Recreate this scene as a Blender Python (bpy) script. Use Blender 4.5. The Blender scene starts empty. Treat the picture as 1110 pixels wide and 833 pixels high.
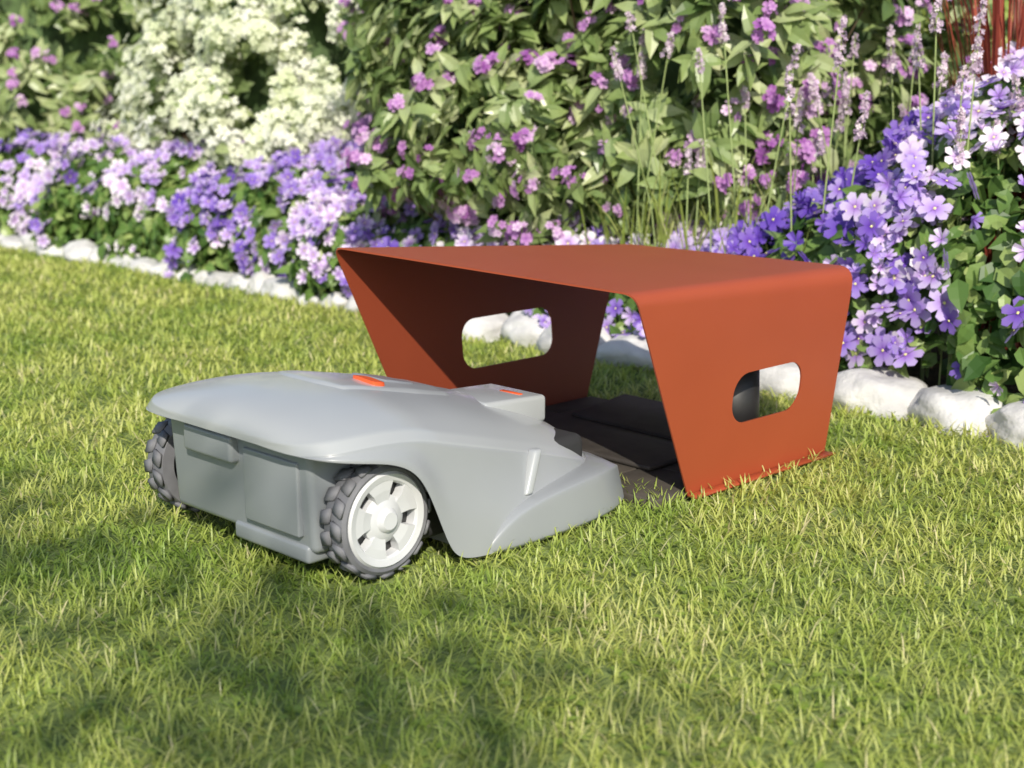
import bpy, bmesh, math, random
import numpy as np
from mathutils import Vector, Matrix, noise
rng=np.random.default_rng(7); random.seed(7)
S=bpy.context.scene
COL=S.collection
# ---------------------------------------------------------------- helpers
def rad(a): return math.radians(a)
def link(o,parent=None):
    COL.objects.link(o)
    if parent: o.parent=parent
    return o
def empty(name,loc,rz=0):
    e=bpy.data.objects.new(name,None); e.location=loc; e.rotation_euler=(0,0,rz); e.empty_display_size=.1
    return link(e)
def obj(name,me,mat=None,parent=None,smooth=True):
    o=bpy.data.objects.new(name,me)
    if mat is not None:
        for m in (mat if isinstance(mat,list) else [mat]): me.materials.append(m)
    if smooth: me.polygons.foreach_set('use_smooth',[True]*len(me.polygons))
    return link(o,parent)
def pymesh(name,v,f):
    me=bpy.data.meshes.new(name); me.from_pydata([tuple(x) for x in v],[],f); me.update(); return me
def new_mat(name):
    m=bpy.data.materials.new(name); m.use_nodes=True
    nt=m.node_tree; return m,nt,nt.nodes['Principled BSDF'],nt.nodes['Material Output']
def ramp(nt,fac,stops):
    r=nt.nodes.new('ShaderNodeValToRGB'); e=r.color_ramp.elements
    e[0].position=stops[0][0]; e[0].color=(*stops[0][1],1)
    e[1].position=stops[-1][0]; e[1].color=(*stops[-1][1],1)
    for p,c in stops[1:-1]:
        x=e.new(p); x.color=(*c,1)
    nt.links.new(fac,r.inputs[0]); return r.outputs[0]
def noisetex(nt,scale,detail=4,vec=None,rough=.55):
    n=nt.nodes.new('ShaderNodeTexNoise'); n.inputs['Scale'].default_value=scale; n.inputs['Detail'].default_value=detail
    n.inputs['Roughness'].default_value=rough
    if vec is None:
        tc=nt.nodes.new('ShaderNodeTexCoord'); vec=tc.outputs['Object']
    nt.links.new(vec,n.inputs['Vector']); return n.outputs['Fac']
def bump(nt,bsdf,h,strength=.3,dist=.01):
    b=nt.nodes.new('ShaderNodeBump'); b.inputs['Strength'].default_value=strength; b.inputs['Distance'].default_value=dist
    nt.links.new(h,b.inputs['Height']); nt.links.new(b.outputs[0],bsdf.inputs['Normal'])
def mixc(nt,fac,a,b,mode='MIX'):
    m=nt.nodes.new('ShaderNodeMix'); m.data_type='RGBA'; m.blend_type=mode
    for k,x in ((0,fac),(6,a),(7,b)):
        if isinstance(x,(int,float)): m.inputs[k].default_value=x
        elif isinstance(x,tuple): m.inputs[k].default_value=(*x,1)
        else: nt.links.new(x,m.inputs[k])
    return m.outputs[2]
def simple_mat(name,c,rough=.5,var=.12,scale=8,bs=0,bscale=300,metal=0,coat=0,bd=.001):
    m,nt,b,o=new_mat(name)
    n=noisetex(nt,scale,2)
    col=ramp(nt,n,[(.3,tuple(x*(1-var) for x in c)),(.7,tuple(min(1,x*(1+var)) for x in c))])
    nt.links.new(col,b.inputs['Base Color']); b.inputs['Roughness'].default_value=rough; b.inputs['Metallic'].default_value=metal
    b.inputs['Coat Weight'].default_value=coat
    if bs: bump(nt,b,noisetex(nt,bscale,2),bs,bd)
    return m
def foliage_mat(name,stops,trans=.35,rough=.45,gstops=None,patch=None,spec=.4):
    m,nt,b,o=new_mat(name)
    at=nt.nodes.new('ShaderNodeAttribute'); at.attribute_name='Col'
    sep=nt.nodes.new('ShaderNodeSeparateColor'); nt.links.new(at.outputs['Color'],sep.inputs[0])
    c=ramp(nt,sep.outputs[0],stops)
    if gstops: c=mixc(nt,1.0,c,ramp(nt,sep.outputs[1],gstops),'MULTIPLY')
    if patch: c=mixc(nt,1.0,c,ramp(nt,sep.outputs[2],patch),'MULTIPLY')
    nt.links.new(c,b.inputs['Base Color']); b.inputs['Roughness'].default_value=rough
    b.inputs['Specular IOR Level'].default_value=spec
    t=nt.nodes.new('ShaderNodeBsdfTranslucent'); nt.links.new(c,t.inputs[0])
    mx=nt.nodes.new('ShaderNodeMixShader'); mx.inputs[0].default_value=trans
    nt.links.new(b.outputs[0],mx.inputs[1]); nt.links.new(t.outputs[0],mx.inputs[2]); nt.links.new(mx.outputs[0],o.inputs[0])
    return m
def norm(a): return a/np.maximum(np.linalg.norm(a,axis=-1,keepdims=True),1e-9)
def frames(d,n):
    d=norm(d); x=norm(np.cross(d,n)); z=np.cross(x,d); return np.stack([x,d,z],axis=2)
class Batch:
    def __init__(s): s.v=[];s.li=[];s.ls=[];s.c=[];s.m=[];s.nv=0
    def add(s,bv,bf,g,M,P,sc,tint,third=None,mat=0):
        bv=np.asarray(bv,float); n=len(P); k=len(bv)
        if n==0: return
        sc=np.asarray(sc,float)
        if sc.ndim==0: sc=np.full(n,float(sc))
        if sc.ndim==1: sc=sc[:,None].repeat(3,1)
        V=np.einsum('nij,nkj->nki',M,bv[None]*sc[:,None,:])+P[:,None,:]
        s.v.append(V.reshape(-1,3))
        fl=np.concatenate([np.array(f) for f in bf]); lens=np.array([len(f) for f in bf])
        s.li.append((fl[None]+np.arange(n)[:,None]*k+s.nv).ravel()); s.ls.append(np.tile(lens,n))
        c=np.ones((n,k,4),np.float32); c[:,:,0]=np.asarray(tint)[:,None] if np.ndim(tint) else tint
        c[:,:,1]=np.asarray(g)[None]; c[:,:,2]=0 if third is None else np.asarray(third)[:,None]
        s.c.append(c.reshape(-1,4)); s.m.append(np.full(n*len(bf),mat)); s.nv+=n*k
    def build(s,name,mats,parent=None,smooth=False):
        v=np.concatenate(s.v);li=np.concatenate(s.li);ls=np.concatenate(s.ls);c=np.concatenate(s.c);m=np.concatenate(s.m)
        me=bpy.data.meshes.new(name); me.vertices.add(len(v)); me.vertices.foreach_set('co',v.astype(np.float32).ravel())
        me.loops.add(len(li)); me.loops.foreach_set('vertex_index',li.astype(np.int32))
        me.polygons.add(len(ls)); st=np.concatenate([[0],np.cumsum(ls)[:-1]])
        me.polygons.foreach_set('loop_start',st.astype(np.int32))
        me.polygons.foreach_set('material_index',m.astype(np.int32))
        me.polygons.foreach_set('use_smooth',np.full(len(ls),smooth))
        a=me.attributes.new('Col','FLOAT_COLOR','POINT'); a.data.foreach_set('color',c.ravel())
        me.update(calc_edges=True); me.validate()
        return obj(name,me,mats,parent,smooth=False)
def leaf_shape(wid=.42,droop=.25,fold=.12):
    ys=[0,.28,.62,1]; w=[0,wid*.5,wid*.43,0]; z=lambda t:-droop*t*t
    v=[(0,0,0)]
    for i in (1,2):
        for sx in (-1,0,1): v.append((sx*w[i],ys[i],z(ys[i])+(fold*w[i]*2 if sx else 0)))
    v.append((0,1,z(1)))
    f=[(0,2,1),(0,3,2),(1,2,5,4),(2,3,6,5),(4,5,7),(5,6,7)]
    g=[0,.3,.3,.3,.65,.65,.65,1]
    return v,f,g
def flower_shape(np_=5,notch=.1,cup=.18,wid=.62):
    v=[];f=[];g=[]
    for i in range(np_):
        a=2*math.pi*i/np_; dz=.03*(i%2)
        def P(r,t,z): return (r*math.cos(a)-t*math.sin(a), r*math.sin(a)+t*math.cos(a), z+dz)
        b=len(v)
        v+= [P(.02,0,0),P(.42,-wid*.40,cup*.55),P(.5,0,cup*.4),P(.42,wid*.40,cup*.55),P(.84,-wid*.50,cup),P(1-notch,0,cup*.75),P(.84,wid*.50,cup)]
        g+= [0,.45,.5,.45,.9,1,.9]
        f+= [(b,b+1,b+2),(b,b+2,b+3),(b+1,b+4,b+5,b+2),(b+2,b+5,b+6,b+3)]
    return v,f,g
def disc_shape(r=.1,z=.12):
    v=[(r*math.cos(i*math.pi/3),r*math.sin(i*math.pi/3),z*.6) for i in range(6)]+[(0,0,z)]
    return v,[(i,(i+1)%6,6) for i in range(6)],[1]*7
LEAF=leaf_shape(); LEAF_N=leaf_shape(.3,.35,.1); LEAF_W=leaf_shape(.6,.3,.1)
FLW=flower_shape(5,.04,.18,.74); FLC=flower_shape(6,-.03,.02,.60); FL4=flower_shape(4,0,.12,.8); DSC=disc_shape()
# cupped, half-opened variant
FLB=flower_shape(5,.04,.55,.66)
def rdir(n): return norm(rng.normal(size=(n,3)))
# ---------------------------------------------------------------- layout
P0=np.array([.97,3.9]); UD=norm(np.array([-.70,.714])); WD=np.array([UD[1],-UD[0]])
GZ=-.015
def bed(u,w): 
    u=np.asarray(u);w=np.asarray(w); return P0+u[...,None]*UD+w[...,None]*WD
# ---------------------------------------------------------------- materials
leaf_a=foliage_mat('rhododendron_leaf',[(0,(.11,.18,.055)),(.5,(.30,.40,.15)),(1,(.60,.65,.38))],.35,.32,[(0,(.8,.8,.8)),(.5,(1,1,1)),(1,(1,.97,.85))],spec=.5)
leaf_b=foliage_mat('bedding_leaf',[(0,(.05,.12,.03)),(.5,(.17,.29,.07)),(1,(.40,.50,.17))],.35,.36)
leaf_c=foliage_mat('hydrangea_leaf',[(0,(.16,.23,.08)),(.5,(.32,.40,.17)),(1,(.54,.60,.32))],.4,.45)
leaf_d=foliage_mat('hedge_leaf',[(0,(.10,.16,.03)),(.5,(.24,.32,.07)),(1,(.44,.50,.15))],.4,.45)
leaf_e=foliage_mat('lime_leaf',[(0,(.24,.33,.06)),(.5,(.44,.52,.13)),(1,(.64,.67,.28))],.4,.45)
purple=foliage_mat('violet_petals',[(0,(.17,.09,.50)),(.18,(.30,.19,.62)),(.36,(.50,.38,.76)),(.53,(.70,.58,.84)),(.72,(.86,.77,.89)),(1,(.93,.89,.91))],.3,.5,
   [(0,(.45,.2,.65)),(.35,(.8,.65,.95)),(.7,(1,1,1)),(1,(1,1,1))])
magenta=foliage_mat('magenta_petals',[(0,(.40,.14,.46)),(.5,(.62,.32,.66)),(1,(.84,.64,.84))],.35,.5,[(0,(.7,.5,.8)),(.6,(1,1,1)),(1,(1,1,1))])
cream=foliage_mat('cream_petals',[(0,(.68,.74,.48)),(.5,(.84,.87,.68)),(1,(.90,.90,.84))],.35,.55)
lilac=foliage_mat('lilac_florets',[(0,(.40,.28,.42)),(.5,(.68,.54,.66)),(1,(.86,.78,.80))],.25,.5)
yellow=simple_mat('flower_eye',(.80,.74,.30),.6)
bark=simple_mat('bark',(.12,.08,.05),.9,.3,30,.6,60,bd=.004)
stem_m=simple_mat('green_stem',(.30,.38,.14),.6)
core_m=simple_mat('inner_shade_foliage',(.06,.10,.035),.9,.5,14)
red_m=foliage_mat('red_blade',[(0,(.20,.03,.02)),(1,(.42,.10,.06))],.2,.5)
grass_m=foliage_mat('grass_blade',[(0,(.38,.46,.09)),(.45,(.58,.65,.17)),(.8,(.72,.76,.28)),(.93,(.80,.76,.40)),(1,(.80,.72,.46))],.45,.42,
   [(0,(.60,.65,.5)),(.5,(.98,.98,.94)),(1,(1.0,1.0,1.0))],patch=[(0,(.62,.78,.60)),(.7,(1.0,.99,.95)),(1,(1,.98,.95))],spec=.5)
m,nt,b,o=new_mat('lawn_soil')
n=noisetex(nt,30,3); nt.links.new(ramp(nt,n,[(.3,(.10,.14,.035)),(.7,(.22,.28,.08))]),b.inputs['Base Color']); b.inputs['Roughness'].default_value=.95; bump(nt,b,n,.6,.02)
lawn_soil=m
def sheet(name,pts,z,mat):
    return obj(name,pymesh(name,[(x,y,z) for x,y in pts],[tuple(range(len(pts)))]),mat,smooth=False)
sheet('lawn',[(-150,-150),(150,-150),(150,150),(-150,150)],GZ,lawn_soil)
soil=simple_mat('bark_mulch',(.09,.06,.04),.95,.5,40,.8,60,bd=.02)
q=[bed(np.array(a),np.array(b_)) for a,b_ in ((-5,.0),(12,.0),(12,8),(-5,8))]
sheet('flower_bed_soil',q,GZ+.006,soil)
# ---------------------------------------------------------------- grass
def gcoords(x,y,org,ang):
    c,s_=math.cos(ang),math.sin(ang); dx=x-org[0];dy=y-org[1]; return dx*c+dy*s_, -dx*s_+dy*c
GO=(.379,2.95); GA=rad(43.82); MO=(-.235,2.446); MA=rad(45.5)
N=400000
yy=1.15+(9.4-1.15)*rng.random(N)
half=.42*yy+.5
xx=(rng.random(N)*2-1)*half
keep=rng.random(N)< (half/ half.max())*np.clip(2.6/yy,0,1)**1.25*1.75
xx,yy=xx[keep],yy[keep]
uu=(xx-P0[0])*UD[0]+(yy-P0[1])*UD[1]; ww=(xx-P0[0])*WD[0]+(yy-P0[1])*WD[1]
k=ww<-.02+.04*np.sin(uu*5)
gx,gy=gcoords(xx,yy,GO,GA); k&=~((gx>-.02)&(gx<.545)&(gy>-.015)&(gy<.81))
xx,yy=xx[k],yy[k]; n=len(xx)
mx_,my_=gcoords(xx,yy,MO,MA)
under=(mx_>-.06)&(mx_<.7)&(my_>-.03)&(my_<.62)
dist=np.hypot(xx,yy)
cl=np.array([noise.noise((x*9,y*9,0)) for x,y in zip(xx,yy)])
cl2=np.array([noise.noise((x*2.2,y*2.2,4)) for x,y in zip(xx,yy)])
cl3=np.array([noise.noise((x*26,y*26,8)) for x,y in zip(xx,yy)])
length=(.034+.016*rng.random(n)+.014*cl+.014*cl3)*np.where(under,.45,1)
wd=(.0024+.0011*rng.random(n))*np.clip(dist/2.3,.9,3.2)
az=rng.random(n)*2*math.pi+cl2*1.5; lean=.2+1.0*rng.random(n)**1.1
up=np.stack([np.cos(az)*np.sin(lean),np.sin(az)*np.sin(lean),np.cos(lean)],1)
nr=np.stack([-np.cos(az)*np.cos(lean),-np.sin(az)*np.cos(lean),np.sin(lean)],1)
M=frames(up,nr+rdir(n)*.35)
bl_v=[(-.5,0,0),(.5,0,0),(-.48,.4,-.03),(.48,.4,-.03),(-.33,.75,-.14),(.33,.75,-.14),(0,1,-.32)]
bl_f=[(0,1,3,2),(2,3,5,4),(4,5,6)]
B=Batch()
tint=np.clip(rng.normal(.45,.2,n)+.25*cl+.25*cl2,0,.9); dry=rng.random(n)<.04; tint[dry]=.95+.05*rng.random(dry.sum())
patch=np.clip(.62+.55*cl+.9*cl2+.4*cl3,0,1)
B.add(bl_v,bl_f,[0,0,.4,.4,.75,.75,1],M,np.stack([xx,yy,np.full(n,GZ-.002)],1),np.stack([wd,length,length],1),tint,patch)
kk=rng.choice(n,4000,replace=False)
az=rng.random(4000)*6.283
B.add(*LEAF_W,frames(np.stack([np.cos(az),np.sin(az),.45+0*az],1),np.stack([0*az,0*az,1+0*az],1)),np.stack([xx[kk],yy[kk],GZ+.008+.012*rng.random(4000)],1),.014+.010*rng.random(4000),rng.random(4000)*.3,np.full(4000,.2))
grass=B.build('lawn_grass',[grass_m])
# ---------------------------------------------------------------- shrubs
def sstep(x,a,b): t=np.clip((x-a)/(b-a),0,1); return t*t*(3-2*t)
def lumpy_dirs(K):
    v=rdir(K*3); v=v[v[:,2]>-.45]; 
    s=-(v[:,0]*WD[0]+v[:,1]*WD[1]); v=v[rng.random(len(v))<.35+.65*sstep(s,-.4,.2)][:K]; return v
def shrub(name,cx,cy,R,H,K,nl,leaflen,leafm,shape=LEAF,fl=None,seed=1,droop=.25,corefac=.70,tilt=.5,hc=.45):
    e=empty(name,(cx,cy,GZ))
    v=lumpy_dirs(K); K=len(v)
    lump=np.array([noise.noise(Vector(x*1.7)+Vector((seed,0,0)))*.30+noise.noise(Vector(x*4.5)+Vector((0,seed,0)))*.16 for x in v])
    inner=np.where(rng.random(K)<.3,.72+.2*rng.random(K),.93+.12*rng.random(K))
    r=(1+lump)*inner
    hz=H*hc; vz=np.where(v[:,2]>0,H-hz,hz)
    tips=np.stack([v[:,0]*R*r,v[:,1]*R*r,hz+v[:,2]*vz*r],1)
    tips[:,2]=np.maximum(tips[:,2],.08+.1*rng.random(K))
    out=norm(v*np.array([1,1,.8])+np.array([0,0,.35])+.35*rng.normal(size=(K,3)))
    B=Batch()
    cnt=rng.poisson(nl,K)+2; idx=np.repeat(np.arange(K),cnt); n=len(idx)
    o=out[idx]; rnd=rdir(n); side=norm(rnd-o*np.sum(rnd*o,1,keepdims=True))
    d=norm(side+o*(tilt*rng.normal(.6,.6,size=(n,1)))+np.array([0,0,-droop]))
    nn=norm(o+.35*rng.normal(size=(n,3))+np.array([0,0,.3]))
    ctint=rng.normal(.5,.2,K)
    pos=tips[idx]-o*(rng.random((n,1))*leaflen*.9)+rng.normal(size=(n,3))*leaflen*.12
    ln=leaflen*(.6+.6*rng.random(n))
    B.add(*shape,frames(d,nn),pos,ln,np.clip(ctint[idx]+rng.normal(0,.18,n)-.05,0,1))
    B.build('leaves',[leafm],e)
    if fl:
        fm,frac,nfl,fsz,spread,fshape,sel=fl
        kf=(rng.random(K)<frac)&(inner>.85)
        if sel=='patch': kf&=(np.array([noise.noise(Vector(t*2.2)+Vector((3,seed,9))) for t in tips])>-.28)
        ti=tips[kf]; to=out[kf]; c=rng.poisson(nfl,len(ti))+2; ix=np.repeat(np.arange(len(ti)),c); n=len(ix)
        off=rdir(n)*spread*(rng.random((n,1))**.4)*(.7+.6*rng.random(len(ti)))[ix][:,None]
        if sel=='cone': off*=np.array([.85,.85,1.15])
        p=ti[ix]+to[ix]*leaflen*.35+off
        dd=norm(off+to[ix]*spread*.8+np.array([.0,-.3,.2])*spread); ax2=rdir(n)
        M=frames(ax2-dd*np.sum(ax2*dd,1,keepdims=True),dd)
        tt=np.clip(rng.normal(.5,.24,len(ti))[ix]+rng.normal(0,.2,n),0,1)
        B=Batch(); B.add(*fshape,M,p,fsz*(.7+.6*rng.random(n)),tt); B.build('blossoms',[fm],e)
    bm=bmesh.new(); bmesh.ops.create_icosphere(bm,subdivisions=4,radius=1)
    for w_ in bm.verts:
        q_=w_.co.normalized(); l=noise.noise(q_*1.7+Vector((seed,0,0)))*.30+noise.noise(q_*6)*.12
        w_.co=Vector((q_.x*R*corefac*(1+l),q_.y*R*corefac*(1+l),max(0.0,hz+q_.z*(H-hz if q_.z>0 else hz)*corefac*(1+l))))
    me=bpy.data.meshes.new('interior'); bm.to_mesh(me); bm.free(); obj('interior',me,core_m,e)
    bm=bmesh.new()
    for i in range(0,K,max(1,K//50)):
        a=Vector((tips[i][0]*.1,tips[i][1]*.1,0)); b_=Vector(tips[i]); mid=a.lerp(b_,.55)+Vector((0,0,-.08*H))
        pts=[a,mid,b_]
        for j in range(2):
            pa,pb=pts[j],pts[j+1]; L=(pb-pa).length
            ret=bmesh.ops.create_cone(bm,cap_ends=False,segments=5,radius1=.012*(1-.4*j),radius2=.012*(.6-.35*j),depth=L)
            rot=(pb-pa).to_track_quat('Z','Y').to_matrix().to_4x4(); bmesh.ops.transform(bm,matrix=Matrix.Translation((pa+pb)/2)@rot,verts=ret['verts'])
    me=bpy.data.meshes.new('stems'); bm.to_mesh(me); bm.free(); obj('stems',me,bark,e)
    return e
mg=(magenta,.80,5,.019,.036,FLW,'patch')
shrub('rhododendron_shrub',.60,6.0,1.27,1.95,1400,12,.108,leaf_a,LEAF,mg,1,hc=.36)
shrub('rhododendron_shrub',-3.05,9.5,1.40,2.3,800,11,.12,leaf_a,LEAF,mg,5,hc=.38)
shrub('rhododendron_shrub',-5.2,11.2,1.3,2.3,350,10,.13,leaf_a,LEAF,mg,8)
wh=(cream,1.0,24,.026,.10,FL4,'cone')
shrub('hydrangea_shrub',-1.0,7.85,1.12,2.1,680,6,.09,leaf_c,LEAF_W,wh,3,hc=.40)
shrub('hydrangea_shrub',-3.95,9.2,.55,1.25,220,6,.09,leaf_c,LEAF_W,wh,4)
shrub('privet_shrub',1.85,6.7,.95,1.9,800,12,.06,leaf_e,LEAF,None,11)
shrub('privet_shrub',2.75,5.7,.9,1.5,600,12,.06,leaf_d,LEAF,None,12)
shrub('laurel_shrub',.3,9.3,1.5,2.6,500,11,.11,leaf_d,LEAF_N,None,13)
n=17000
hu=-4+14*rng.random(n); hz=rng.random(n)*3.0; hl=np.array([noise.noise((a*1.2,z*1.2,3)) for a,z in zip(hu,hz)])
xy=bed(hu,4.6-.5*hl+.35*rng.random(n))
d=norm(rdir(n)+np.array([0,0,-.2])); nn=norm(np.array([-WD[0],-WD[1],.6])+.6*rng.normal(size=(n,3)))
hedge=empty('hedge',(0,0,0))
B=Batch(); B.add(*LEAF,frames(d,nn),np.column_stack([xy,hz]),.10+.07*rng.random(n),np.clip(.5+.6*hl+rng.normal(0,.2,n),0,1)); B.build('leaves',[leaf_d],hedge)
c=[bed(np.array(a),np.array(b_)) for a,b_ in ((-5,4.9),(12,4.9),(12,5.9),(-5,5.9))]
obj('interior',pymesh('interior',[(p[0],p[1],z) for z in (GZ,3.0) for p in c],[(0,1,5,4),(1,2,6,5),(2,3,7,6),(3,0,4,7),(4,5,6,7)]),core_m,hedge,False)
# ---------------------------------------------------------------- bedding flowers
def Hh(u): return .40+.36*(1-sstep(u,-.15,.55))-.13*sstep(u,.2,.8)*(1-sstep(u,2.2,3.0))
def mound(u,t,jit):
    H=Hh(u); nz=np.array([noise.noise((a*3.1,b_*2.5,5)) for a,b_ in zip(u,t)]); n1=np.array([noise.noise((a*2.3,9,5)) for a in u])
    w=.02-.13*sstep(n1,-.2,.4)*(u>2)+.85*sstep(t,.15,1.0)*np.clip(H/.45,.6,1.25)+.12*nz
    z=.04+H*(1+.22*n1)*(1-(1-np.clip(t*1.7,0,1))**1.6)+.14*nz*H/.4
    nw=-(1-t)*1.1; nv=np.stack([WD[0]*nw,WD[1]*nw,.35+t],1)
    P=np.column_stack([bed(u,w),z]); return P+norm(nv)*jit[:,None],norm(nv)
fb=empty('violet_flowers',(0,0,0))
n=24000; u=-1.6+10.6*rng.random(n); t=rng.random(n)**1.1
P,nv=mound(u,t,-.09*rng.random(n)+.035)
az=rdir(n); d=norm(az-nv*np.sum(az*nv,1,keepdims=True)*.8+np.array([0,0,-.15]))
B=Batch(); B.add(*LEAF_W,frames(d,norm(nv+.5*rng.normal(size=(n,3)))),P,.045+.05*rng.random(n),np.clip(rng.normal(.5,.28,n),0,1))
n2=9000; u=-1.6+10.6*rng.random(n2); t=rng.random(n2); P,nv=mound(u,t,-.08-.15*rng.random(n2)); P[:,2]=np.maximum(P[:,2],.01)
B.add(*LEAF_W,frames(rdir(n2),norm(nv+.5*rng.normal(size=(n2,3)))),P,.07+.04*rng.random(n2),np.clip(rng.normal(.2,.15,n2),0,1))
B.build('leaves',[leaf_b],fb)
def blooms(u,t,shape,szf,hshift,B,low=.60):
    den=np.array([noise.noise((a*2.6,b_*2.6,1)) for a,b_ in zip(u,t)])
    k=rng.random(len(u))<(low+1.1*den); u,t,den=u[k],t[k],den[k]; n=len(u)
    P,nv=mound(u,t,.01+.07*rng.random(n))
    dd=norm(nv+.65*rng.normal(size=(n,3))+np.array([.0,-.40,.15])); a2=rdir(n); M=frames(a2-dd*np.sum(a2*dd,1,keepdims=True),dd)
    hue=np.array([noise.noise((a*1.6,b_*1.2,7)) for a,b_ in zip(u,t)])
    base=.48+.8*hue+.34*np.exp(-((u-4.4)/.9)**2)*(1-.5*t)+hshift
    sz=(.029+.018*rng.random(n))*szf
    h=np.clip(base+rng.normal(0,.2,n),0,1); bud=rng.random(n)<.3
    for sh,kk in ((shape,~bud),(FLB,bud)):
        B.add(*sh,M[kk],P[kk],sz[kk]*(1 if sh is shape else .75),h[kk])
    B.add(*DSC,M[~bud],P[~bud],sz[~bud]*.9,np.ones((~bud).sum()),mat=1)
B=Batch()
n=5200; u=.6+8.4*rng.random(n); blooms(u,rng.random(n)**.85,FLW,1,.02,B)
n=2300; u=-1.6+2.3*rng.random(n); blooms(u,rng.random(n)**.85,FLC,1.08,-.16,B,.62)
B.build('blossoms',[purple,yellow],fb)
# ---------------------------------------------------------------- stone edging
bm=bmesh.new(); u=-2.4
while u<9:
    big=u<1.4
    L=(.12+.05*random.random()) if big else (.06+.09*random.random()); u+=L*.88
    ret=bmesh.ops.create_icosphere(bm,subdivisions=4,radius=1); sd=Vector((u*3,1.3,2))
    hh=(.062+.025*random.random()) if big else (.035+.04*random.random()); dd=(.10+.04*random.random()) if big else .07+.05*random.random(); wv=-.07+.07*random.random()
    c=bed(np.array(u),np.array(wv)); A=math.atan2(UD[1],UD[0])+random.uniform(-.4,.4)
    for v_ in ret['verts']:
        q_=v_.co.normalized(); s_=1+.26*noise.noise(q_*1.3+sd)+.08*noise.noise(q_*3.5+sd)
        x=q_.x*L*s_; y=q_.y*dd*s_; z=(abs(q_.z)**.9)*(1 if q_.z>0 else -1)*hh*s_
        v_.co=Vector((c[0]+x*math.cos(A)-y*math.sin(A),c[1]+x*math.sin(A)+y*math.cos(A),z+hh*.4+GZ))
    u+=L*.88
me=bpy.data.meshes.new('stone_edging'); bm.to_mesh(me); bm.free()
stone=simple_mat('white_limestone',(.55,.545,.54),.7,.22,9,.4,45,bd=.012)
obj('stone_edging',me,stone)
# ---------------------------------------------------------------- lavender spikes
def spikes(name,items,headm):
    e=empty(name,(0,0,0)); bm=bmesh.new(); B=Batch()
    for (x,y,h,hl,lean) in items:
        top=Vector((x+lean[0],y+lean[1],h)); a=Vector((x,y,GZ)); mid=a.lerp(top,.5)-Vector((lean[0],lean[1],0))*.18
        for pa,pb in ((a,mid),(mid,top)):
            ret=bmesh.ops.create_cone(bm,cap_ends=False,segments=5,radius1=.0028,radius2=.0022,depth=(pb-pa).length)
            rot=(pb-pa).to_track_quat('Z','Y').to_matrix().to_4x4(); bmesh.ops.transform(bm,matrix=Matrix.Translation((pa+pb)/2)@rot,verts=ret['verts'])
        n=int(hl*480); tt=rng.random(n); ax=np.array((top-mid).normalized())
        rr=(.004+.013*(1-tt)**.7)*rng.random(n)**.4; sd=rdir(n); sd=norm(sd-ax*np.sum(sd*ax,1,keepdims=True))
        p=np.array(top)-ax*hl*(1-tt)[:,None]+sd*rr[:,None]
        B.add(*FL4,frames(rdir(n),norm(sd+ax*.5)),p,.0065+.004*rng.random(n),np.clip(rng.normal(.5,.25,n),0,1))
    me=bpy.data.meshes.new('stalks'); bm.to_mesh(me); bm.free(); obj('stalks',me,stem_m,e); B.build('flower_heads',[headm],e)
it=[]
for i in range(56):
    u=random.uniform(-.6,1.0); w=random.uniform(.05,.8); p=bed(np.array(u),np.array(w))
    it.append((p[0],p[1],random.uniform(.5,.85) if random.random()<.5 else random.uniform(.85,1.10),random.uniform(.07,.15),(random.gauss(0,.09),random.gauss(0,.07))))
spikes('lavender_plant',it,lilac)
def blades(name,cx,cy,n,h,mat,spread=.08,lean=.35,wid=.008):
    e=empty(name,(cx,cy,GZ)); B=Batch(); az=rng.random(n)*6.283; le=lean*rng.random(n)
    up=np.stack([np.cos(az)*np.sin(le),np.sin(az)*np.sin(le),np.cos(le)],1); nr=np.stack([-np.cos(az)*np.cos(le),-np.sin(az)*np.cos(le),np.sin(le)],1)
    L=h*(.6+.4*rng.random(n)); pos=np.column_stack([rng.normal(0,spread,(n,2)),np.zeros(n)])
    B.add(bl_v,bl_f,[0,0,.4,.4,.75,.75,1],frames(up,nr),pos,np.stack([np.full(n,wid)*(.6+.8*rng.random(n)),L,L*.6],1),rng.random(n)); B.build('blades',[mat],e)
for (u,w,n,h) in ((.80,.20,80,.72),(.45,.2,60,.62),(1.05,.3,70,.62),(.62,.45,60,.78)):
    p=bed(np.array(u),np.array(w)); blades('iris_plant',p[0],p[1],n,h,leaf_e,.08,.45,.010)
blades('red_ornamental_grass',1.50,4.36,120,1.75,red_m,.028,.08,.010)
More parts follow.
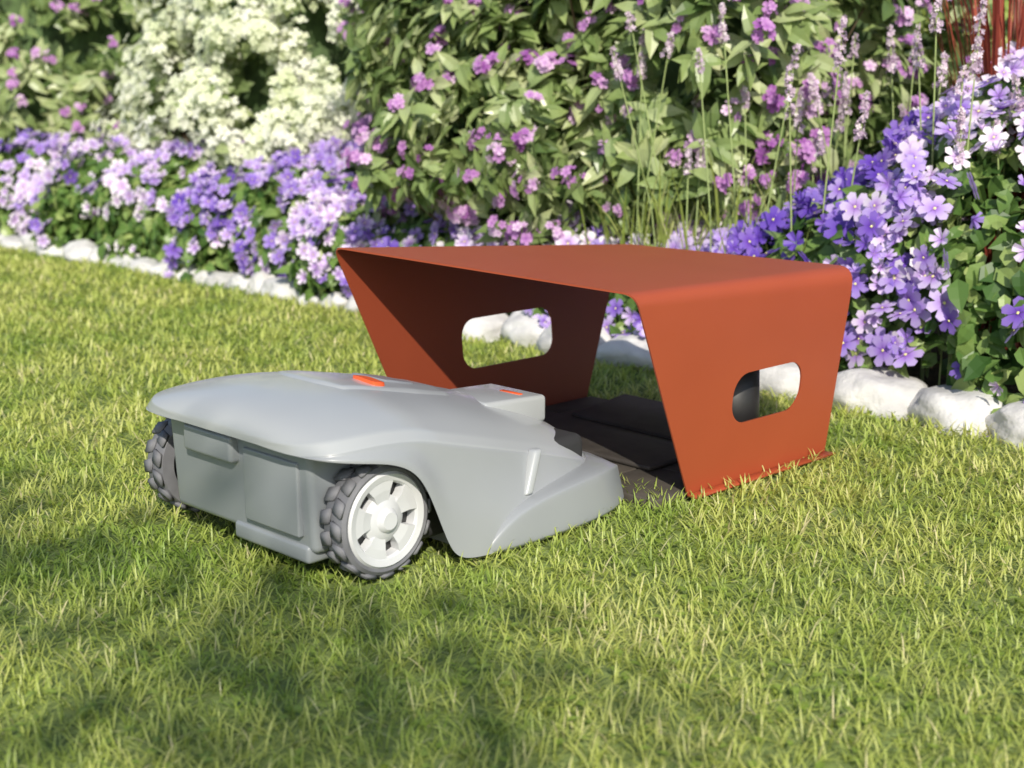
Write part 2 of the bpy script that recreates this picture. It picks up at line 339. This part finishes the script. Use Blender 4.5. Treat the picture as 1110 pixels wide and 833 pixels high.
# ---------------------------------------------------------------- garden tree behind the viewpoint, dappling the lawn
def tree(name,x0,y0,cc,Rxy,Rz,K,nl,seed):
    rr=random.Random(seed); r2=np.random.default_rng(seed)
    e=empty(name,(x0,y0,GZ)); bm=bmesh.new()
    def limb(pa,pb,ra,rb):
        ret=bmesh.ops.create_cone(bm,cap_ends=True,segments=8,radius1=ra,radius2=rb,depth=(pb-pa).length)
        rot=(pb-pa).to_track_quat('Z','Y').to_matrix().to_4x4(); bmesh.ops.transform(bm,matrix=Matrix.Translation((pa+pb)/2)@rot,verts=ret['verts'])
    c=Vector(cc)-Vector((x0,y0,0)); fork=Vector((c.x*.15,c.y*.15,cc[2]*.5)); limb(Vector((0,0,0)),fork,.15,.10)
    mains=[]
    for i in range(6):
        a=i*1.05+rr.random()*.5; p=c+Vector((math.cos(a)*Rxy*.45,math.sin(a)*Rxy*.45,rr.uniform(-.2,.5)*Rz)); limb(fork,p,.05,.02); mains.append(p)
    cl=[]
    for i in range(K):
        d_=r2.normal(size=3); d_/=np.linalg.norm(d_); r=.35+.65*r2.random()**.5
        p=c+Vector((d_[0]*Rxy*r,d_[1]*Rxy*r,d_[2]*Rz*r)); mm=min(mains,key=lambda q_:(q_-p).length); limb(mm,p,.014,.005); cl.append(p)
    me=bpy.data.meshes.new('trunk_and_limbs'); bm.to_mesh(me); bm.free(); obj('trunk_and_limbs',me,bark,e)
    cl=np.array([tuple(p) for p in cl]); ix=np.repeat(np.arange(K),nl); n=len(ix)
    P=cl[ix]+rdir(n)*(.36*rng.random((n,1))**.5); B=Batch()
    B.add(*LEAF_W,frames(rdir(n),norm(rdir(n)*.6+np.array([0,0,1]))),P,.07+.05*rng.random(n),rng.random(n)); B.build('crown_leaves',[leaf_d],e)
tree('maple_tree',-.4,-8.6,(-.45,-5.45,4.8),2.0,.6,34,52,5)
# ---------------------------------------------------------------- garage
gar=empty('mower_garage',(GO[0],GO[1],0),GA)
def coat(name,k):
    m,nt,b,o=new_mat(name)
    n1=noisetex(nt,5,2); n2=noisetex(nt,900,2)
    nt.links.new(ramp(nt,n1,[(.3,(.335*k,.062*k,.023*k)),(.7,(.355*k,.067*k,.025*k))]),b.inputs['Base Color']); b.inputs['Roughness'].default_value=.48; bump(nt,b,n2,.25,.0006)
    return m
rust=coat('rust_powder_coat',1.0); rust_shade=coat('rust_powder_coat_inner_shade',.62)  # second coat is the same paint darkened, interior shade put into its colour
V=Vector
front=[V((0,0,0)),V((-.228,-.04,.4665)),V((-.31,.833,.491)),V((-.11,.793,0))]
back=[V((.516,0,0)),V((.545,-.04,.448)),V((.70,.833,.415)),V((.525,.793,0))]
def outline(P,r,nw=6,nr=10):
    pts=[]
    a=P[1]+(P[0]-P[1]).normalized()*r; b_=P[1]+(P[2]-P[1]).normalized()*r
    c=P[2]+(P[1]-P[2]).normalized()*r; d_=P[2]+(P[3]-P[2]).normalized()*r
    for i in range(nw): pts.append(P[0].lerp(a,i/nw))
    for i in range(9): t=i/8; pts.append(a*(1-t)**2+P[1]*2*t*(1-t)+b_*t*t)
    for i in range(1,nr): pts.append(b_.lerp(c,i/nr))
    for i in range(9): t=i/8; pts.append(c*(1-t)**2+P[2]*2*t*(1-t)+d_*t*t)
    for i in range(1,nw+1): pts.append(d_.lerp(P[3],i/nw))
    return pts
fo=outline(front,.032); bo=outline(back,.048); NS=8
vs=[];fs=[]
for i in range(len(fo)):
    for j in range(NS+1): vs.append(fo[i].lerp(bo[i],j/NS))
for i in range(len(fo)-1):
    for j in range(NS):
        a=i*(NS+1)+j; fs.append((a,a+1,a+NS+2,a+NS+1))
shell=obj('shell',pymesh('shell',vs,fs),[rust,rust_shade],gar)
so=shell.modifiers.new('s','SOLIDIFY'); so.thickness=.004; so.offset=0
def cutter(x0,x1,z0,z1,y,r=.045):
    pts=[]
    for cx_,cz,a0 in ((x1-r,z1-r,0),(x0+r,z1-r,90),(x0+r,z0+r,180),(x1-r,z0+r,270)):
        for k_ in range(9):
            a=rad(a0+90*k_/8); pts.append((cx_+r*math.cos(a),cz+r*math.sin(a)))
    v=[(x,y-.06,z) for x,z in pts]+[(x,y+.06,z) for x,z in pts]; n=len(pts)
    f=[tuple(range(n)),tuple(reversed(range(n,2*n)))]+[(i,i+n,(i+1)%n+n,(i+1)%n) for i in range(n)]
    me=pymesh('c',v,f); bm=bmesh.new(); bm.from_mesh(me); bmesh.ops.recalc_face_normals(bm,faces=bm.faces); bm.to_mesh(me); bm.free()
    return obj('c',me,None,gar,False)
cs=[cutter(.125,.380,.135,.250,-.02,.05),cutter(.075,.405,.142,.272,.81,.045)]
bpy.context.view_layer.update()
for c in cs:
    mo=shell.modifiers.new('b','BOOLEAN'); mo.operation='DIFFERENCE'; mo.object=c; mo.solver='EXACT'
dg=bpy.context.evaluated_depsgraph_get(); me=bpy.data.meshes.new_from_object(shell.evaluated_get(dg)); 
shell.modifiers.clear(); shell.data=me
for c in cs: bpy.data.objects.remove(c)
bm=bmesh.new(); bm.from_mesh(me); bmesh.ops.remove_doubles(bm,verts=bm.verts,dist=1e-5)
bmesh.ops.recalc_face_normals(bm,faces=bm.faces)
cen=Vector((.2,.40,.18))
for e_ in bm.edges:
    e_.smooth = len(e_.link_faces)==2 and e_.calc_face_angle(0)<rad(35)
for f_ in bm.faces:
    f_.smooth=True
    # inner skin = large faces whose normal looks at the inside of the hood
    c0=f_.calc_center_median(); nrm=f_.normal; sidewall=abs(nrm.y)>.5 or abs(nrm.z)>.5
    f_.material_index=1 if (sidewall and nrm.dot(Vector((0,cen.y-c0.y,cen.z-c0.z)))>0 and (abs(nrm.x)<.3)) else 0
bm.to_mesh(me); bm.free()
def box(name,x0,x1,y0,y1,z0,z1,mat,parent,bev=.004,seg=3,tf=None):
    bm=bmesh.new(); bmesh.ops.create_cube(bm,size=1)
    for v_ in bm.verts:
        p=Vector((x0+(v_.co.x+.5)*(x1-x0),y0+(v_.co.y+.5)*(y1-y0),z0+(v_.co.z+.5)*(z1-z0)))
        v_.co=Vector(tf(p)) if tf else p
    if bev: bmesh.ops.bevel(bm,geom=bm.edges,offset=bev,segments=seg,profile=.5,affect='EDGES')
    me=bpy.data.meshes.new(name); bm.to_mesh(me); bm.free()
    return obj(name,me,mat,parent,True)
box('flange_right',-.004,.52,-.030,-.003,-.002,.003,rust,gar,.0008,1)
box('flange_left',-.112,.53,.796,.82,-.004,.001,rust,gar,.0008,1)
plastic_d=simple_mat('dark_floor_slab',(.070,.060,.050),.75,.25,12,.3,120,bd=.002)
for i in range(3):
    for j in range(4):
        box('floor_tile_%d'%(i*4+j+1),-.10+i*.212+.002,-.10+(i+1)*.212-.002,.006+j*.195+.002,.006+(j+1)*.195-.002,-.02,.006,plastic_d,gar,.003,2)
ch=empty('charging_station',(GO[0],GO[1],0),GA)
blk=simple_mat('black_plastic',(.022,.021,.021),.45,.2,20,.15,500)
slab=simple_mat('station_plate',(.048,.042,.038),.6,.2,20,.15,300)
box('base_plate',.06,.50,.16,.66,.007,.020,slab,ch,.006)
box('ramp',.28,.49,.20,.62,.018,.048,slab,ch,.008,3,lambda p:(p.x,p.y,p.z if p.x>.4 or p.z<.03 else .026))
bm=bmesh.new(); bmesh.ops.create_cone(bm,cap_ends=True,segments=40,radius1=.068,radius2=.060,depth=.26); bmesh.ops.translate(bm,verts=bm.verts,vec=(.285,.105,.137))
bmesh.ops.bevel(bm,geom=[e_ for e_ in bm.edges if e_.calc_face_angle(0)>1],offset=.010,segments=3,affect='EDGES')
me=bpy.data.meshes.new('tower'); bm.to_mesh(me); bm.free(); tw_=obj('tower',me,blk,ch)
# ---------------------------------------------------------------- mower
mow=empty('robotic_lawn_mower',(MO[0],MO[1],-.008),MA)
CY=.29
def mower_plastic(name,c,r):
    m,nt,b,o=new_mat(name)
    n1=noisetex(nt,4,2); nt.links.new(ramp(nt,n1,[(.3,c),(.7,tuple(x*1.08 for x in c))]),b.inputs['Base Color'])
    b.inputs['Roughness'].default_value=r; b.inputs['Coat Weight'].default_value=.2; bump(nt,b,noisetex(nt,700,2),.08,.0004); return m
grey=mower_plastic('grey_mower_plastic',(.36,.375,.385),.26)
grey_l=mower_plastic('lower_grey_plastic',(.235,.255,.275),.36)
grey_d=simple_mat('grey_rubber',(.15,.152,.168),.65,.15,25,.2,300)
label=simple_mat('display_grey',(.24,.25,.27),.3,.08,25)
seam=simple_mat('dark_seam',(.06,.062,.065),.6)
lightg=simple_mat('light_hub_plastic',(.58,.59,.61),.35,.05,12)
redp=simple_mat('orange_button',(.75,.11,.03),.35,.05)
darkp=simple_mat('dark_chassis',(.03,.03,.032),.6)
ST=[(-.150,.19,.19,.268,.262,.254),(-.142,.25,.255,.285,.266,.250),(-.115,.292,.30,.304,.272,.246),(-.06,.308,.322,.316,.276,.238),
    (.00,.312,.330,.322,.276,.228),(.055,.313,.334,.323,.270,.200),(.088,.312,.337,.321,.264,.130),(.118,.312,.340,.317,.256,.050),(.145,.311,.343,.312,.248,.012),
    (.24,.305,.347,.294,.222,.008),(.36,.295,.348,.264,.188,.008),(.48,.282,.343,.230,.152,.008),(.58,.262,.328,.192,.120,.008),
    (.65,.225,.295,.150,.092,.010),(.69,.170,.235,.110,.072,.012),(.71,.11,.16,.075,.055,.014)]
def section(st):
    x,hw,hb,zt,zs,zb=st; zl=zs-.014
    half=[(hb,zb),(hb*.72+hw*.28+.004,zb+(zl-zb)*.34),(hw+(hb-hw)*.28,zb+(zl-zb)*.72),(hw+.002,zl),(hw-.018,zs+.004),(hw*.74,zs+(zt-zs)*.55),(hw*.42,zs+(zt-zs)*.88),(hw*.15,zt)]
    return [(x,CY+y,z) for y,z in half]+[(x,CY-y,z) for y,z in reversed(half)]
vs=[];fs=[];K=16
for st in ST: vs+=section(st)
for i in range(len(ST)-1):
    for j in range(K-1):
        a=i*K+j; fs.append((a,a+1,a+K+1,a+K))
fs.append(tuple(range(K))); fs.append(tuple(reversed(range((len(ST)-1)*K,len(ST)*K))))
me=pymesh('body_shell',vs,fs); bm=bmesh.new(); bm.from_mesh(me); bmesh.ops.recalc_face_normals(bm,faces=bm.faces)
cr=bm.edges.layers.float.new('crease_edge')
for e_ in bm.edges:
    js=[v_.index%K for v_ in e_.verts]
    if js[0]==js[1] and js[0] in (3,12): e_[cr]=.9
    if js[0]==js[1] and js[0] in (4,11): e_[cr]=.8
for f_ in bm.faces:
    js=[v_.index%K for v_ in f_.verts]
    if len(js)==4 and (max(js)<=3 or min(js)>=12): f_.material_index=1
bm.to_mesh(me); bm.free()
body=obj('body_shell',me,[grey,mower_plastic('side_grey_plastic',(.30,.315,.33),.30)],mow); ss=body.modifiers.new('s','SUBSURF'); ss.levels=2; ss.render_levels=3
BS=[(.215,.338,.345,.020),(.26,.348,.356,.060),(.32,.350,.360,.082),(.40,.346,.360,.092),(.50,.338,.356,.097),(.60,.315,.338,.094),(.67,.275,.30,.082),(.712,.20,.225,.066),(.735,.11,.13,.052)]
vs=[];fs=[];K=8
for x,a,b_,z in BS:
    half=[(b_-.01,.004),(b_,.012),(a+.004,z),(a-.035,z+.012)]
    vs+=[(x,CY+y,zz) for y,zz in half]+[(x,CY-y,zz) for y,zz in reversed(half)]
for i in range(len(BS)-1):
    for j in range(K-1):
        a=i*K+j; fs.append((a,a+1,a+K+1,a+K))
fs.append(tuple(range(K))); fs.append(tuple(reversed(range((len(BS)-1)*K,len(BS)*K))))
me=pymesh('front_bumper',vs,fs); bm=bmesh.new(); bm.from_mesh(me); bmesh.ops.recalc_face_normals(bm,faces=bm.faces)
bm.to_mesh(me); bm.free()
bp=obj('front_bumper',me,mower_plastic('bumper_grey_plastic',(.27,.285,.30),.34),mow); bv=bp.modifiers.new('b','BEVEL'); bv.width=.005; bv.segments=2; ss=bp.modifiers.new('s','SUBSURF'); ss.levels=2; ss.render_levels=2
box('rear_housing',-.112,.12,CY-.225,CY+.225,.055,.262,grey_l,mow,.014,4,lambda p:(p.x+(.012 if p.z<.1 and p.x<0 else 0),p.y,p.z))
box('rear_lower_guard',-.106,-.05,CY-.21,CY+.02,.035,.07,grey_l,mow,.008,3)
box('rear_latch',-.128,-.09,CY-.01,CY+.15,.188,.243,grey_l,mow,.009,4)
box('rear_panel',-.1145,-.10,CY-.195,CY-.03,.085,.225,grey_l,mow,.004,3)
box('rear_housing_seam',-.1128,-.10,CY-.222,CY+.222,.243,.249,seam,mow,0)
box('chassis',-.03,.60,CY-.25,CY+.25,.03,.16,darkp,mow,.02)
XS=[s_[0] for s_ in ST]; ZT=[s_[3] for s_ in ST]
def deckpatch(name,x0,x1,y0,y1,h,mat,drop=.004,r=.0):
    nx,ny=24,16; bm=bmesh.new(); g=[]
    for i in range(nx+1):
        row=[]
        for j in range(ny+1):
            a=2*i/nx-1; b2=2*j/ny-1; ca=a*math.sqrt(max(0,1-r*b2*b2)); cb=b2*math.sqrt(max(0,1-r*a*a))
            x=(x0+x1)/2+(x1-x0)/2*ca; y=(y0+y1)/2+(y1-y0)/2*cb; hw=float(np.interp(x,XS,[s_[1] for s_ in ST])); zs=float(np.interp(x,XS,[s_[4] for s_ in ST])); zt=float(np.interp(x,XS,ZT))
            rr=abs(y-CY)/hw; z=float(np.interp(rr,[0,.15,.42,.74,.94],[zt,zt,zs+(zt-zs)*.88,zs+(zt-zs)*.55,zs+.004]))-.001
            edge=min(i,nx-i,j,ny-j)
            row.append(bm.verts.new((x,y,z+(h if edge>0 else -drop))))
        g.append(row)
    for i in range(nx):
        for j in range(ny): bm.faces.new((g[i][j],g[i+1][j],g[i+1][j+1],g[i][j+1]))
    me=bpy.data.meshes.new(name); bm.to_mesh(me); bm.free(); return obj(name,me,mat,mow)
deckpatch('deck_inlay',.04,.37,CY-.13,CY+.13,.0035,grey,r=.25)
deckpatch('stop_button',.150,.185,CY-.10,CY-.02,.010,redp,r=.3)
deckpatch('display_label',.215,.30,CY-.06,CY+.07,.0055,label,r=.2)
box('keypad_hatch',.40,.585,CY-.15,CY+.02,.17,.228,grey,mow,.010,4,lambda p:(p.x,p.y,p.z+ (.012-(p.x-.40)*.06 if p.z>.2 else 0)))
box('hatch_stripe',.53,.542,CY-.12,CY-.06,.225,.2335,redp,mow,.001,1)
for sgn in (-1,1):
    box('side_rib_%s'%('r' if sgn<0 else 'l'),.335,.358,CY+sgn*.30-.012,CY+sgn*.30+.012,.095,.175,grey,mow,.007,4,lambda p,s=sgn:(p.x+(p.z-.10)*.6,p.y+s*(.0185-(p.z-.1)*.25),p.z))
def lathe(name,prof,mat,parent,loc,n=64,flip=1):
    bm=bmesh.new(); vv=[]
    for i in range(n):
        a=2*math.pi*i/n; vv.append([bm.verts.new((r*math.cos(a),y*flip,r*math.sin(a))) for r,y in prof])
    for i in range(n):
        for j in range(len(prof)-1):
            bm.faces.new((vv[i][j],vv[(i+1)%n][j],vv[(i+1)%n][j+1],vv[i][j+1]))
    bmesh.ops.remove_doubles(bm,verts=bm.verts,dist=1e-5)
    bmesh.ops.recalc_face_normals(bm,faces=bm.faces)
    for e_ in bm.edges: e_.smooth=e_.calc_face_angle(0)<rad(32)
    me=bpy.data.meshes.new(name); bm.to_mesh(me); bm.free(); o_=obj(name,me,mat,parent); o_.location=loc; return o_
def wheel(tag,y,flip):
    L=(.013,y,.112)
    lathe('tyre_'+tag,[(.084,.004),(.096,-.002),(.103,.003),(.105,.010),(.105,.048),(.100,.056),(.075,.058),(.075,.05)],grey_d,mow,L,72,flip)
    bm=bmesh.new(); nl=16
    for i in range(nl):
        a=2*math.pi*i/nl
        for row in (0,1):
            ret=bmesh.ops.create_cube(bm,size=1); aa=a+row*math.pi/nl
            for v_ in ret['verts']:
                x=v_.co.x*.030; yv=(.001 if row==0 else .031)+(v_.co.y+.5)*.026; rr=.1035+(v_.co.z+.5)*.0085
                x*= (1-.15*(v_.co.z+.5)); sk=(v_.co.y)*.008*(1 if row else -1)
                t_=aa+(x+sk)/.108; v_.co=Vector((rr*math.cos(t_),yv*flip,rr*math.sin(t_)))
    bmesh.ops.recalc_face_normals(bm,faces=bm.faces)
    bmesh.ops.bevel(bm,geom=bm.edges,offset=.002,segments=2,affect='EDGES')
    me=bpy.data.meshes.new('tread_'+tag); bm.to_mesh(me); bm.free(); o_=obj('tread_'+tag,me,grey_d,mow); o_.location=L
    lathe('rim_'+tag,[(.070,.03),(.070,.004),(.074,-.001),(.086,-.004),(.090,.001),(.091,.02)],lightg,mow,L,72,flip)
    lathe('hub_'+tag,[(0,-.010),(.016,-.010),(.020,-.007),(.024,.000),(.038,.003),(.046,.010),(.046,.03)],lightg,mow,L,48,flip)
    lathe('back_disc_'+tag,[(.0,.024),(.09,.024)],darkp,mow,L,48,flip)
    bm=bmesh.new()
    for i in range(5):
        a0=2*math.pi*i/5+.5; prof=[(.034,.38),(.056,.36),(.076,.42)]
        top=[];bot=[]
        for r,hw in prof: top.append([bm.verts.new((r*math.cos(a0+s_*hw),(.003-.003*(r>.05))*flip,r*math.sin(a0+s_*hw))) for s_ in (-1,-.5,0,.5,1)]); bot.append([bm.verts.new((r*math.cos(a0+s_*hw),.022*flip,r*math.sin(a0+s_*hw))) for s_ in (-1,-.5,0,.5,1)])
        for j in range(2):
            for q_ in range(4): bm.faces.new((top[j][q_],top[j][q_+1],top[j+1][q_+1],top[j+1][q_]))
            bm.faces.new((top[j][0],top[j+1][0],bot[j+1][0],bot[j][0])); bm.faces.new((top[j][4],bot[j][4],bot[j+1][4],top[j+1][4]))
    bmesh.ops.recalc_face_normals(bm,faces=bm.faces)
    me=bpy.data.meshes.new('spokes_'+tag); bm.to_mesh(me); bm.free(); o_=obj('spokes_'+tag,me,lightg,mow,False); o_.location=L
wheel('right',.0,1); wheel('left',.64,-1)
for y_ in (CY-.14,CY+.14):
    lathe('caster_'+('r' if y_<CY else 'l'),[(0,0),(.03,0),(.036,.006),(.036,.024),(.03,.03),(0,.03)],darkp,mow,(.55,y_-.015,.036),32)
# ---------------------------------------------------------------- light
ts=norm(np.array([.16,-1.44,1.05])); el=math.asin(ts[2]); azs=math.atan2(ts[0],ts[1])
sun=bpy.data.lights.new('sun','SUN'); sun.energy=5.0; sun.angle=rad(.53); sun.color=(1,.93,.80)
so_=bpy.data.objects.new('sun',sun); link(so_); so_.rotation_euler=Vector(ts).to_track_quat('Z','Y').to_euler(); so_.location=(0,-5,8)
w=bpy.data.worlds.new('World'); S.world=w; w.use_nodes=True; nt=w.node_tree
sk=nt.nodes.new('ShaderNodeTexSky'); sk.sky_type='NISHITA'; sk.sun_disc=False; sk.sun_elevation=el; sk.sun_rotation=azs
nt.links.new(sk.outputs[0],nt.nodes['Background'].inputs[0]); nt.nodes['Background'].inputs[1].default_value=.15
# ---------------------------------------------------------------- camera
cam=bpy.data.cameras.new('camera'); cam.lens=1540/1110*36; cam.sensor_width=36; cam.clip_end=600; cam.clip_start=.05
cam.dof.use_dof=True; cam.dof.focus_distance=2.9; cam.dof.aperture_fstop=3.4
co=bpy.data.objects.new('camera',cam); link(co); co.location=(0,0,.9); co.rotation_euler=(math.pi/2-.218,0,0); S.camera=co
S.view_settings.view_transform='Standard'; S.view_settings.look='None'; S.view_settings.exposure=0
